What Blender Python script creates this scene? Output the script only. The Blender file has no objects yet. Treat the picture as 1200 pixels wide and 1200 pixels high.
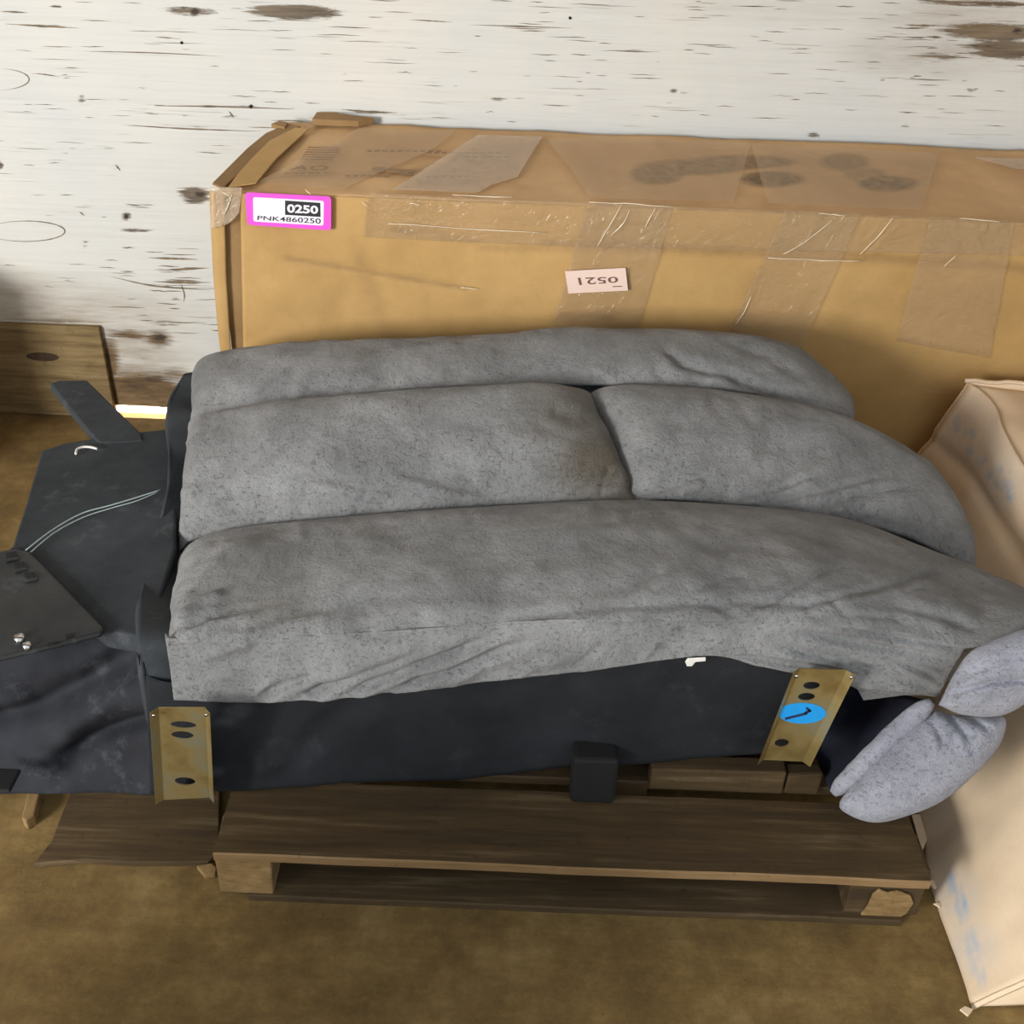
import bpy, math, random
import numpy as np
from mathutils import Vector, noise
random.seed(7); np.random.seed(7)
C = bpy.context.scene.collection

# ------------------------------------------------------------------ camera, world, light, exposure
H, PITCH, ROLL, FPX = 1.92, math.radians(34), math.radians(2.2), 1300.0
cp, sp = math.cos(PITCH), math.sin(PITCH)
FW = np.array([0, cp, -sp]); U0 = np.array([0, sp, cp]); R0 = np.array([1., 0, 0])
RT = R0*math.cos(ROLL) + U0*math.sin(ROLL)
UP = U0*math.cos(ROLL) - R0*math.sin(ROLL)
CAM = np.array([0, 0, H])
cd = bpy.data.cameras.new('camera'); cam = bpy.data.objects.new('camera', cd); C.objects.link(cam)
cd.sensor_width = 36; cd.lens = 36*FPX/1200; cd.clip_start = .02
from mathutils import Matrix
M = Matrix(((RT[0], UP[0], -FW[0], CAM[0]), (RT[1], UP[1], -FW[1], CAM[1]), (RT[2], UP[2], -FW[2], CAM[2]), (0, 0, 0, 1)))
cam.matrix_world = M
bpy.context.scene.camera = cam
vs = bpy.context.scene.view_settings
vs.view_transform = 'Standard'; vs.look = 'None'; vs.gamma = 1; vs.use_curve_mapping = False
vs.exposure = -0.2
w = bpy.data.worlds.new('daylight'); bpy.context.scene.world = w; w.use_nodes = True
bg = w.node_tree.nodes['Background']; bg.inputs[0].default_value = (.86, .93, 1, 1); bg.inputs[1].default_value = 1.25

def lamp(name, kind, loc, target, energy, color, size=None, size_y=None):
    d = bpy.data.lights.new(name, kind); o = bpy.data.objects.new(name, d); C.objects.link(o)
    o.location = loc; d.energy = energy; d.color = color
    if kind == 'AREA':
        d.shape = 'RECTANGLE'; d.size = size; d.size_y = size_y
    if kind == 'SUN': d.angle = math.radians(.6)
    o.rotation_euler = (Vector(target)-Vector(loc)).to_track_quat('-Z', 'Y').to_euler()
    return o
lamp('doorway_daylight', 'AREA', (-4.0, -2.4, 2.0), (.1, 2.6, .6), 430, (1, .97, .93), 1.4, 1.4)
lamp('sun', 'SUN', (0, 9, 9), (-.5, 3, 0), 30, (1, .86, .70))

# ------------------------------------------------------------------ helpers
def ray(px, py):
    return FW + RT*((px-600)/FPX) - UP*((py-600)/FPX)
def atY(px, py, Y):
    d = ray(px, py); return CAM + d*(Y/d[1])
def atZ(px, py, Z):
    d = ray(px, py); return CAM + d*((Z-H)/d[2])
def proj(P):
    q = np.asarray(P)-CAM; z = q@FW
    return np.stack([600+FPX*(q@RT)/z, 600-FPX*(q@UP)/z], -1)

WLOC = {}
def wl(o): return WLOC.get(o.name, np.zeros(3)) if o else np.zeros(3)
def mk(name, V, F, mat, parent=None, smooth=True, origin=None):
    V = np.asarray(V, float)
    me = bpy.data.meshes.new(name)
    o = bpy.data.objects.new(name, me); C.objects.link(o)
    if origin is None and parent is None:
        origin = np.array([V[:, 0].mean(), V[:, 1].mean(), V[:, 2].min()])
    w0 = np.asarray(origin) if origin is not None else wl(parent)
    me.from_pydata((V-w0).tolist(), [], [list(map(int, f)) for f in F]); me.validate()
    if mat: me.materials.append(mat)
    if smooth: me.polygons.foreach_set('use_smooth', [True]*len(me.polygons))
    o.location = w0-wl(parent)
    WLOC[o.name] = w0
    if parent: o.parent = parent
    return o
def fix(o, flip=False):
    import bmesh
    b = bmesh.new(); b.from_mesh(o.data); bmesh.ops.recalc_face_normals(b, faces=b.faces)
    b.to_mesh(o.data); b.free(); return o
def thing(name, label, cat, loc, group=None):
    o = bpy.data.objects.new(name, None); C.objects.link(o); o.location = loc; o.empty_display_size = .05
    o['label'] = label; o['category'] = cat; WLOC[o.name] = np.asarray(loc, float)
    if group: o['group'] = group
    return o
def struct(o): o['kind'] = 'structure'; return o
def spline(pts, n):
    """Catmull-Rom through pts (rows), n samples spaced evenly by length."""
    P = np.asarray(pts, float); m = len(P)
    out = []
    for i in range(m-1):
        p0 = P[max(i-1, 0)]; p1 = P[i]; p2 = P[i+1]; p3 = P[min(i+2, m-1)]
        for t in np.linspace(0, 1, 16, endpoint=False):
            out.append(.5*((2*p1)+(-p0+p2)*t+(2*p0-5*p1+4*p2-p3)*t*t+(-p0+3*p1-3*p2+p3)*t**3))
    out.append(P[-1]); out = np.array(out)
    s = np.r_[0, np.cumsum(np.linalg.norm(np.diff(out[:, :3], axis=0), axis=1))]
    q = np.linspace(0, s[-1], n)
    return np.stack([np.interp(q, s, out[:, k]) for k in range(P.shape[1])], -1)
def curveY(pts, n):
    """pixel curve (x, y, distance Y) to n world points"""
    s = spline(pts, n); return np.array([atY(*r) for r in s])
def grid_normals(G):
    du = np.gradient(G, axis=0); dv = np.gradient(G, axis=1)
    N = np.cross(du, dv); L = np.linalg.norm(N, axis=2, keepdims=True); L[L == 0] = 1
    return N/L
def facing(G, N):
    s = np.sign(((CAM-G)*N).sum(2).mean()); return N*(s if s else 1)
def segdist(p, a, b):
    a = np.asarray(a, float); b = np.asarray(b, float); d = b-a
    t = np.clip(((p-a)@d)/(d@d), 0, 1); c = a+t[..., None]*d
    return np.linalg.norm(p-c, axis=-1), t
def crease(G, lines):
    """push folds into a grid: lines (polyline px, depth m, width px); >0 raises, <0 sinks"""
    N = facing(G, grid_normals(G)); px = proj(G); D = np.zeros(G.shape[:2])
    for pl, dep, wid in lines:
        best = np.zeros(G.shape[:2])
        n = len(pl)-1
        for i in range(n):
            d, t = segdist(px, pl[i], pl[i+1])
            g = (i+t)/n
            best = np.maximum(best, np.exp(-(d/wid)**2)*np.clip(np.minimum(g, 1-g)*5+.12, 0, 1))
        D += best*dep
    return G+N*D[..., None]
def fold(pl, dep, wid, gap=1.6):
    """a groove with the cloth standing up beside it"""
    P = np.asarray(pl, float); d = P[-1]-P[0]; n = np.array([-d[1], d[0]])/np.linalg.norm(d)
    return [(pl, -dep, wid), ([tuple(p+n*wid*gap) for p in P], dep*.7, wid*1.3), ([tuple(p-n*wid*gap) for p in P], dep*.5, wid*1.3)]
def gathers(curve, n, length, dep, wid, ang=(-70, -110), seed=1):
    """short puckers that run off a seam"""
    r = np.random.RandomState(seed); q = spline([(x, y, 0) for x, y in curve], n*3)[:, :2]; out = []
    for k in range(n):
        p = q[r.randint(len(q))]; a = math.radians(r.uniform(*ang)); L = length*r.uniform(.5, 1.3)
        out.append(([tuple(p), tuple(p+L*np.array([math.cos(a), math.sin(a)]))], dep*r.uniform(.5, 1.2)*r.choice([-1, 1]), wid*r.uniform(.7, 1.4)))
    return out
def nz(G, scale, amp, seed=0., stretch=(1, 1, 1)):
    N = facing(G, grid_normals(G)); D = np.zeros(G.shape[:2])
    for i in range(G.shape[0]):
        for j in range(G.shape[1]):
            p = G[i, j]
            D[i, j] = noise.fractal(Vector((p[0]*scale*stretch[0]+seed, p[1]*scale*stretch[1], p[2]*scale*stretch[2])), 1, 2, 3)
    return G+N*(D*amp)[..., None]
def sheet(name, G, th, mat, parent=None, smooth=True):
    """grid surface with thickness"""
    nu, nv = G.shape[:2]; N = facing(G, grid_normals(G))
    V = np.concatenate([G.reshape(-1, 3), (G-N*th).reshape(-1, 3)]); n = nu*nv
    F = []
    ix = lambda i, j: i*nv+j
    for i in range(nu-1):
        for j in range(nv-1):
            a, b, c, d = ix(i, j), ix(i+1, j), ix(i+1, j+1), ix(i, j+1)
            F.append((a, b, c, d)); F.append((d+n, c+n, b+n, a+n))
    rim = [ix(i, 0) for i in range(nu)]+[ix(nu-1, j) for j in range(1, nv)]+[ix(i, nv-1) for i in range(nu-2, -1, -1)]+[ix(0, j) for j in range(nv-2, 0, -1)]
    for a, b in zip(rim, rim[1:]+rim[:1]): F.append((b, a, a+n, b+n))
    return fix(mk(name, V, F, mat, parent, smooth))
def lerp_grid(A, B, nv, arch=None):
    t = np.linspace(0, 1, nv)[None, :, None]
    return A[:, None]*(1-t)+B[:, None]*t
def loft(name, S, mat, parent=None, smooth=True):
    """closed tube through sections S[nu][nk][3] with capped ends"""
    nu, nk = S.shape[:2]; V = S.reshape(-1, 3); F = []
    for i in range(nu-1):
        for k in range(nk):
            k2 = (k+1) % nk
            F.append((i*nk+k, (i+1)*nk+k, (i+1)*nk+k2, i*nk+k2))
    F.append(list(range(nk))); F.append([(nu-1)*nk+k for k in range(nk)][::-1])
    return fix(mk(name, V, F, mat, parent, smooth))
def prism(name, poly, depth_vec, mat, parent=None, bevel=0, smooth=False):
    """flat polygon (world points) pushed along depth_vec"""
    P = np.asarray(poly, float); n = len(P); Q = P+np.asarray(depth_vec)
    F = [list(range(n)), [n+i for i in range(n)][::-1]]+[(i, n+i, n+(i+1) % n, (i+1) % n) for i in range(n)]
    o = fix(mk(name, np.r_[P, Q], F, mat, parent, smooth))
    if bevel: bev(o, bevel)
    return o
def bev(o, wd, seg=2):
    m = o.modifiers.new('bevel', 'BEVEL'); m.width = wd; m.segments = seg; m.limit_method = 'ANGLE'; m.angle_limit = math.radians(35)
    return o
def box(name, lo, hi, mat, parent=None, bevel=.002, jit=0):
    x0, y0, z0 = lo; x1, y1, z1 = hi
    V = [(x, y, z) for x in (x0, x1) for y in (y0, y1) for z in (z0, z1)]
    V = [tuple(c+random.uniform(-jit, jit) for c in v) for v in V]
    F = [(0, 1, 3, 2), (4, 6, 7, 5), (0, 4, 5, 1), (2, 3, 7, 6), (0, 2, 6, 4), (1, 5, 7, 3)]
    o = mk(name, V, F, mat, parent, False)
    if bevel: bev(o, bevel)
    return o
def tube(name, pts, r, mat, parent=None, n=8):
    P = np.asarray(pts, float); S = []
    for i in range(len(P)):
        t = P[min(i+1, len(P)-1)]-P[max(i-1, 0)]; t = t/np.linalg.norm(t)
        a = np.cross(t, (0, 0, 1) if abs(t[2]) < .9 else (1, 0, 0)); a = a/np.linalg.norm(a); b = np.cross(t, a)
        S.append([P[i]+r*(a*math.cos(q)+b*math.sin(q)) for q in np.linspace(0, 2*math.pi, n, endpoint=False)])
    return loft(name, np.array(S), mat, parent)
def pillow(name, outline, T, mat, parent, up, rings=14, flat=.45, creases=()):
    """stuffed pad: outline in world points, thickness T along up on the seen side"""
    O = np.asarray(outline, float); n = len(O); c = O.mean(0); up = np.asarray(up, float); up /= np.linalg.norm(up)
    V = []; rr = np.sin(np.linspace(0, math.pi/2, rings+1))[1:]
    for side in (1, -1):
        for r in rr[::-1] if side == 1 else rr[::-1][1:]:
            h = (1-r**2.6)**.6 if r < 1 else 0
            for o in O: V.append(c+(o-c)*r+up*(h*T*(1 if side == 1 else -flat)))
    V = np.array(V); k = rings
    F = []
    for a in range(k-1):
        for i in range(n): F.append((a*n+i, a*n+(i+1) % n, (a+1)*n+(i+1) % n, (a+1)*n+i))
    F.append([(k-1)*n+i for i in range(n)])
    base = k*n
    for i in range(n): F.append((i, base+i, base+(i+1) % n, (i+1) % n))
    for a in range(k-2):
        for i in range(n): F.append((base+a*n+i, base+(a+1)*n+i, base+(a+1)*n+(i+1) % n, base+a*n+(i+1) % n))
    F.append([base+(k-2)*n+i for i in range(n)])
    if len(creases):
        px = proj(V)
        for pl, dep, wid in creases:
            best = np.zeros(len(V))
            for i in range(len(pl)-1):
                d, t = segdist(px, pl[i], pl[i+1]); best = np.maximum(best, np.exp(-(d/wid)**2))
            best[base:] = 0
            V = V+up*(best*dep)[:, None]
    return fix(mk(name, V, F, mat, parent))
def text_quad(name, txt, quad, nrm, mat, parent, offset=0., lift=.0006):
    """flat lettering fitted into a quad (bottom-left, bottom-right, top-right, top-left)"""
    cu = bpy.data.curves.new(name, 'FONT'); cu.body = txt; cu.offset = offset; cu.resolution_u = 3
    t = bpy.data.objects.new(name, cu); C.objects.link(t)
    bpy.context.view_layer.update()
    me = bpy.data.meshes.new_from_object(t.evaluated_get(bpy.context.evaluated_depsgraph_get()))
    V = np.array([v.co[:] for v in me.vertices]); F = [list(p.vertices) for p in me.polygons]
    bpy.data.objects.remove(t); bpy.data.curves.remove(cu); bpy.data.meshes.remove(me)
    lo = V.min(0); hi = V.max(0); s = (V[:, 0]-lo[0])/(hi[0]-lo[0]); q = (V[:, 1]-lo[1])/(hi[1]-lo[1])
    a, b, c, d = [np.asarray(x, float) for x in quad]
    W = (a*((1-s)*(1-q))[:, None]+b*(s*(1-q))[:, None]+c*(s*q)[:, None]+d*((1-s)*q)[:, None])+np.asarray(nrm)*lift
    return mk(name, W, F, mat, parent, False)

# ------------------------------------------------------------------ materials
def srgb(r, g, b):
    f = lambda c: (c/255/12.92) if c/255 <= .04045 else ((c/255+.055)/1.055)**2.4
    return (f(r), f(g), f(b), 1)
class NT:
    def __init__(s, name):
        s.m = bpy.data.materials.new(name); s.m.use_nodes = True; s.t = s.m.node_tree; s.b = s.t.nodes['Principled BSDF']
        s.co = s.t.nodes.new('ShaderNodeTexCoord').outputs['Object']
    def n(s, ty, **k):
        x = s.t.nodes.new(ty)
        for a, v in k.items(): setattr(x, a, v)
        return x
    def l(s, a, b): s.t.links.new(a, b)
    def noise(s, scale, detail=4, rough=.6, stretch=None, dist=0):
        x = s.n('ShaderNodeTexNoise'); x.inputs['Scale'].default_value = scale; x.inputs['Detail'].default_value = detail
        x.inputs['Roughness'].default_value = rough; x.inputs['Distortion'].default_value = dist
        co = s.co
        if stretch:
            mp = s.n('ShaderNodeMapping'); mp.inputs['Scale'].default_value = stretch; mp.inputs['Location'].default_value = (3.71, 5.37, 1.93); s.l(co, mp.inputs[0]); co = mp.outputs[0]
        s.l(co, x.inputs['Vector']); return x.outputs['Fac']
    def ramp(s, f, stops):
        r = s.n('ShaderNodeValToRGB'); e = r.color_ramp.elements
        while len(e) < len(stops): e.new(.5)
        for el, (p, c) in zip(e, stops): el.position = p; el.color = c if hasattr(c, '__len__') else (c, c, c, 1)
        s.l(f, r.inputs[0]); return r.outputs[0]
    def mix(s, f, a, b, mode='MIX'):
        x = s.n('ShaderNodeMix', data_type='RGBA', blend_type=mode)
        for so, v in ((x.inputs[0], f), (x.inputs[6], a), (x.inputs[7], b)):
            if hasattr(v, 'default_value'): s.l(v, so)
            else: so.default_value = v
        return x.outputs[2]
    def math(s, op, a, b=0.):
        x = s.n('ShaderNodeMath', operation=op)
        for so, v in ((x.inputs[0], a), (x.inputs[1], b)):
            if hasattr(v, 'default_value'): s.l(v, so)
            else: so.default_value = v
        return x.outputs[0]
    def attr(s, name):
        x = s.n('ShaderNodeAttribute'); x.attribute_name = name; return x.outputs['Fac']
    def bump(s, h, st=.3, dist=.01):
        x = s.n('ShaderNodeBump'); x.inputs['Strength'].default_value = st; x.inputs['Distance'].default_value = dist
        s.l(h, x.inputs['Height']); s.l(x.outputs[0], s.b.inputs['Normal'])
    def color(s, c):
        if hasattr(c, 'default_value'): s.l(c, s.b.inputs['Base Color'])
        else: s.b.inputs['Base Color'].default_value = c
        return s
    def rough(s, v): s.b.inputs['Roughness'].default_value = v; return s
def plain(name, col, rough=.6, metal=0, var=.12, scale=60):
    t = NT(name); c = np.array(col[:3]); f = t.noise(scale)
    t.color(t.ramp(f, [(.3, tuple(c*(1-var))+(1,)), (.7, tuple(np.minimum(c*(1+var), 1))+(1,))])).rough(rough)
    t.b.inputs['Metallic'].default_value = metal
    return t.m

def mat_wall():
    t = NT('weathered_white_paint')
    big = t.noise(1.6, 4, .6)
    base = t.ramp(big, [(.3, srgb(208, 211, 210)), (.7, srgb(220, 219, 211))])
    gr = t.noise(1, 5, .7, (2.2, 1, 130)); grl = t.noise(2.6, 3, .6)
    base = t.mix(t.math('MULTIPLY', t.ramp(gr, [(.42, 0.), (.75, 1.)]), .16), base, srgb(165, 158, 140))
    crack = t.noise(1, 3, .55, (5, 1, 210)); zone = t.ramp(t.noise(2.4, 3, .6, (1, 1, 1.6)), [(.42, .05), (.66, 1.)])
    cm = t.math('MULTIPLY', t.ramp(crack, [(.66, 0.), (.73, 1.)]), zone)
    base = t.mix(t.math('MULTIPLY', cm, .62), base, srgb(104, 92, 74))
    fle = t.ramp(t.noise(1, 2, .5, (14, 1, 60)), [(.77, 0.), (.81, 1.)])
    base = t.mix(t.math('MULTIPLY', fle, .6), base, srgb(84, 72, 58))
    # peeled wood patches from the 'peel' attribute, frayed along the grain
    fr = t.noise(1, 6, .75, (9, 1, 90))
    pe = t.math('ADD', t.attr('peel'), t.math('MULTIPLY', t.math('SUBTRACT', fr, .5), 1.25))
    pm = t.ramp(pe, [(.45, 0.), (.62, 1.)])
    wood = t.ramp(t.noise(1, 5, .6, (5, 1, 60)), [(.3, srgb(84, 74, 62)), (.7, srgb(136, 122, 104))])
    base = t.mix(pm, base, wood)
    st = t.math('MULTIPLY', t.attr('stain'), t.ramp(t.noise(1, 5, .7, (6, 1, 34)), [(.25, .25), (.65, 1.)]))
    base = t.mix(st, base, srgb(120, 95, 52))
    rot = t.math('ADD', t.attr('rot'), t.math('MULTIPLY', t.math('SUBTRACT', fr, .5), .9))
    base = t.mix(t.ramp(rot, [(.35, 0.), (.7, 1.)]), base, t.ramp(t.noise(1, 5, .7, (8, 1, 40)), [(.3, srgb(66, 48, 30)), (.7, srgb(128, 104, 70))]))
    kn = t.ramp(t.math('ADD', t.attr('knot'), t.math('MULTIPLY', t.math('SUBTRACT', t.noise(30, 4, .7), .5), .6)), [(.4, 0.), (.62, 1.)])
    base = t.mix(kn, base, srgb(56, 44, 34))
    t.color(base).rough(.7)
    h = t.math('SUBTRACT', t.math('MULTIPLY', gr, .4), t.math('ADD', t.math('MULTIPLY', cm, .5), t.math('MULTIPLY', pm, .6)))
    t.bump(h, .5, .004)
    return t.m
def mat_floor(name, a, b, c):
    t = NT(name)
    f = t.noise(6, 10, .78); g = t.noise(1, 5, .6, (3, 30, 1)); k = t.noise(16, 8, .75)
    base = t.ramp(f, [(.28, a), (.5, b), (.72, c)])
    base = t.mix(t.math('MULTIPLY', t.ramp(g, [(.4, 0.), (.75, 1.)]), .3), base, a)
    base = t.mix(t.math('MULTIPLY', t.ramp(k, [(.55, 0.), (.8, 1.)]), .5), base, c)
    sp_ = t.ramp(t.noise(90, 2, .5), [(.70, 0.), (.76, 1.)])
    base = t.mix(t.math('MULTIPLY', sp_, .5), base, srgb(60, 46, 28))
    t.color(base).rough(.85); t.bump(t.math('ADD', k, t.math('MULTIPLY', g, .6)), .35, .006)
    return t.m
def mat_wood(name, a, b, c, grain=(3, 46, 30)):
    t = NT(name)
    g = t.noise(1, 6, .65, grain); f = t.noise(5, 6, .6)
    base = t.ramp(g, [(.3, a), (.55, b), (.75, c)])
    base = t.mix(t.math('MULTIPLY', t.ramp(f, [(.45, 0.), (.72, 1.)]), .55), base, a)
    k = t.ramp(t.noise(28, 4, .7), [(.62, 0.), (.7, 1.)])
    base = t.mix(t.math('MULTIPLY', k, .4), base, tuple(np.array(a[:3])*.5)+(1,))
    t.color(base).rough(.8); t.bump(t.math('ADD', g, t.math('MULTIPLY', f, .4)), .4, .004)
    return t.m
def mat_card(name, a, b, dirt=.35, attrs=False):
    t = NT(name)
    f = t.noise(3.0, 6, .6); g = t.noise(1, 4, .5, (1.5, 1.5, 140)); k = t.noise(60, 4, .7)
    base = t.ramp(f, [(.32, a), (.68, b)])
    base = t.mix(t.math('MULTIPLY', t.ramp(t.noise(1.3, 4, .6, dist=.6), [(.5, 0.), (.72, 1.)]), dirt), base, tuple(np.array(a[:3])*.72)+(1,))
    base = t.mix(t.math('MULTIPLY', t.ramp(k, [(.5, 0.), (.8, 1.)]), .18), base, tuple(np.array(a[:3])*.7)+(1,))
    if attrs:
        sm = t.math('MULTIPLY', t.attr('smudge'), t.ramp(t.noise(45, 4, .7), [(.25, .45), (.6, 1.)]))
        base = t.mix(sm, base, attrs)
    t.color(base).rough(.72); t.b.inputs['Specular IOR Level'].default_value = .35
    t.bump(t.math('ADD', t.math('MULTIPLY', g, .3), f), .22, .008)
    return t.m
def mat_suede(name, a, b, c, shade_smear=None, spk=.48):
    t = NT(name)
    f = t.noise(7, 7, .68, dist=.4); k = t.noise(70, 5, .75); v = t.noise(420, 2, .5)
    base = t.ramp(f, [(.27, a), (.5, b), (.73, c)])
    area = t.ramp(t.noise(11, 4, .6), [(.42, .15), (.62, 1.)])
    sp_ = t.ramp(t.noise(1, 4, .7, (95, 95, 150)), [(.57, 0.), (.66, 1.)])
    base = t.mix(t.math('MULTIPLY', t.math('MULTIPLY', sp_, area), spk), base, tuple(np.array(a[:3])*.42)+(1,))
    base = t.mix(t.math('MULTIPLY', t.ramp(v, [(.4, 0.), (.7, 1.)]), .3), base, tuple(np.array(a[:3])*.55)+(1,))
    if shade_smear: base = t.mix(t.math('MULTIPLY', t.attr('shade_smear'), .7), base, shade_smear)  # brown tint by mask; on the middle cushion it paints self-shadow
    t.color(base).rough(.92); t.b.inputs['Specular IOR Level'].default_value = .15
    t.b.inputs['Sheen Weight'].default_value = .14; t.b.inputs['Sheen Roughness'].default_value = .45
    t.bump(t.math('ADD', t.math('ADD', k, t.math('MULTIPLY', sp_, .35)), t.math('MULTIPLY', f, 1.4)), .75, .008)
    return t.m
def mat_black(name, a, b, dust=srgb(110, 112, 116), amt=.3, rough=.9):
    t = NT(name)
    f = t.noise(6, 6, .65); v = t.noise(300, 2, .5); d = t.noise(9, 6, .75)
    base = t.ramp(f, [(.3, a), (.7, b)])
    base = t.mix(t.math('MULTIPLY', t.ramp(d, [(.56, 0.), (.74, 1.)]), amt), base, dust)
    t.color(base).rough(rough); t.b.inputs['Specular IOR Level'].default_value = .25
    t.bump(t.math('ADD', v, f), .3, .003)
    return t.m
def mat_tape(alpha=.3, tint=srgb(196, 176, 150)):
    t = NT('clear_packing_tape')
    t.color(tint).rough(.16); t.b.inputs['Specular IOR Level'].default_value = .7
    t.b.inputs['Alpha'].default_value = alpha
    k = t.noise(26, 3, .6, (1, 1, 1), .8); t.bump(t.ramp(k, [(.45, 0.), (.55, 1.)]), .45, .006)
    return t.m
def mat_zinc():
    t = NT('yellow_zinc_steel')
    f = t.noise(14, 3, .5); base = t.ramp(f, [(.3, srgb(150, 128, 78)), (.5, srgb(182, 164, 112)), (.7, srgb(170, 172, 150))])
    t.color(base).rough(.38); t.b.inputs['Metallic'].default_value = .75; t.bump(t.noise(60), .08, .002)
    return t.m

WALL = mat_wall()
FLOOR = mat_floor('worn_plywood_floor', srgb(84, 64, 30), srgb(121, 97, 52), srgb(154, 129, 80))
PALLET = mat_wood('grey_brown_pallet_wood', srgb(56, 42, 20), srgb(80, 62, 34), srgb(120, 102, 74))
PALEWOOD = mat_wood('pale_split_wood', srgb(112, 88, 52), srgb(146, 118, 74), srgb(170, 144, 102), (20, 8, 60))
PLANK = mat_wood('dirty_plank', srgb(96, 76, 46), srgb(132, 112, 74), srgb(150, 134, 96), (4, 1, 60))
CARD = mat_card('tan_cardboard', srgb(178, 142, 86), srgb(198, 162, 106))
CARDT = mat_card('tan_cardboard_print', srgb(196, 158, 112), srgb(214, 177, 130), attrs=srgb(92, 78, 62))
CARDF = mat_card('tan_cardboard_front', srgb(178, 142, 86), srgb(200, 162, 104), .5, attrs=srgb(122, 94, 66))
CARDE = mat_card('torn_and_shaded_cardboard', srgb(128, 98, 60), srgb(160, 128, 84))
CARDL = mat_card('pale_cardboard', srgb(224, 200, 168), srgb(234, 210, 178), .12, attrs=srgb(96, 160, 205))
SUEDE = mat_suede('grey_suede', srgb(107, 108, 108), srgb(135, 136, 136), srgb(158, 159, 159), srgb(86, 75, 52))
SUEDEB = mat_suede('blue_grey_suede', srgb(126, 128, 138), srgb(152, 154, 164), srgb(176, 178, 188), spk=.3)
BLACK = mat_black('black_dust_cloth', srgb(27, 29, 32), srgb(41, 43, 47), amt=.12)
BLACKD = mat_black('dusty_black_board', srgb(42, 46, 49), srgb(66, 70, 74), amt=.5)
DRAPE = mat_black('dusty_black_drape', srgb(33, 34, 38), srgb(50, 52, 58), amt=.38)
LINING = mat_black('dark_blue_lining', srgb(34, 36, 48), srgb(52, 54, 70), amt=.2)
PLASTIC = mat_black('black_plastic', srgb(34, 36, 37), srgb(54, 56, 56), amt=.5, rough=.45)
RUBBER = plain('black_foot_plastic', srgb(13, 13, 14), .8)
ZINC = mat_zinc()
TAPE = mat_tape(.17, srgb(205, 178, 140)); TAPE2 = mat_tape(.34, srgb(218, 198, 170))
PINK = plain('magenta_label', srgb(240, 84, 214), .45, var=.03)
WHITE = plain('white_label', srgb(238, 236, 246), .45, var=.02)
INK = plain('black_ink', srgb(32, 28, 34), .5, var=.05)
FAINT = plain('faded_print', srgb(152, 122, 88), .7, var=.2, scale=200)
FAINT2 = plain('faded_dark_print', srgb(118, 96, 72), .7, var=.2, scale=200)
BLUSH = plain('pale_pink_label', srgb(240, 212, 196), .6, var=.03)
INKB = plain('brown_stamp_ink', srgb(120, 84, 74), .6, var=.2, scale=300)
CYAN = plain('blue_round_sticker', srgb(24, 150, 224), .5, var=.06)
STROKE = plain('navy_marker', srgb(30, 44, 80), .6)
WIRE = plain('silver_wire', srgb(176, 192, 192), .3)
SCRAP = plain('white_plastic', srgb(228, 226, 218), .5)
CHROME = plain('bright_steel', srgb(210, 210, 210), .2, 1)
SOIL = plain('sunlit_concrete', srgb(220, 205, 185), .9)
CEIL = plain('raw_board_ceiling', srgb(150, 128, 100), .9)

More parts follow.
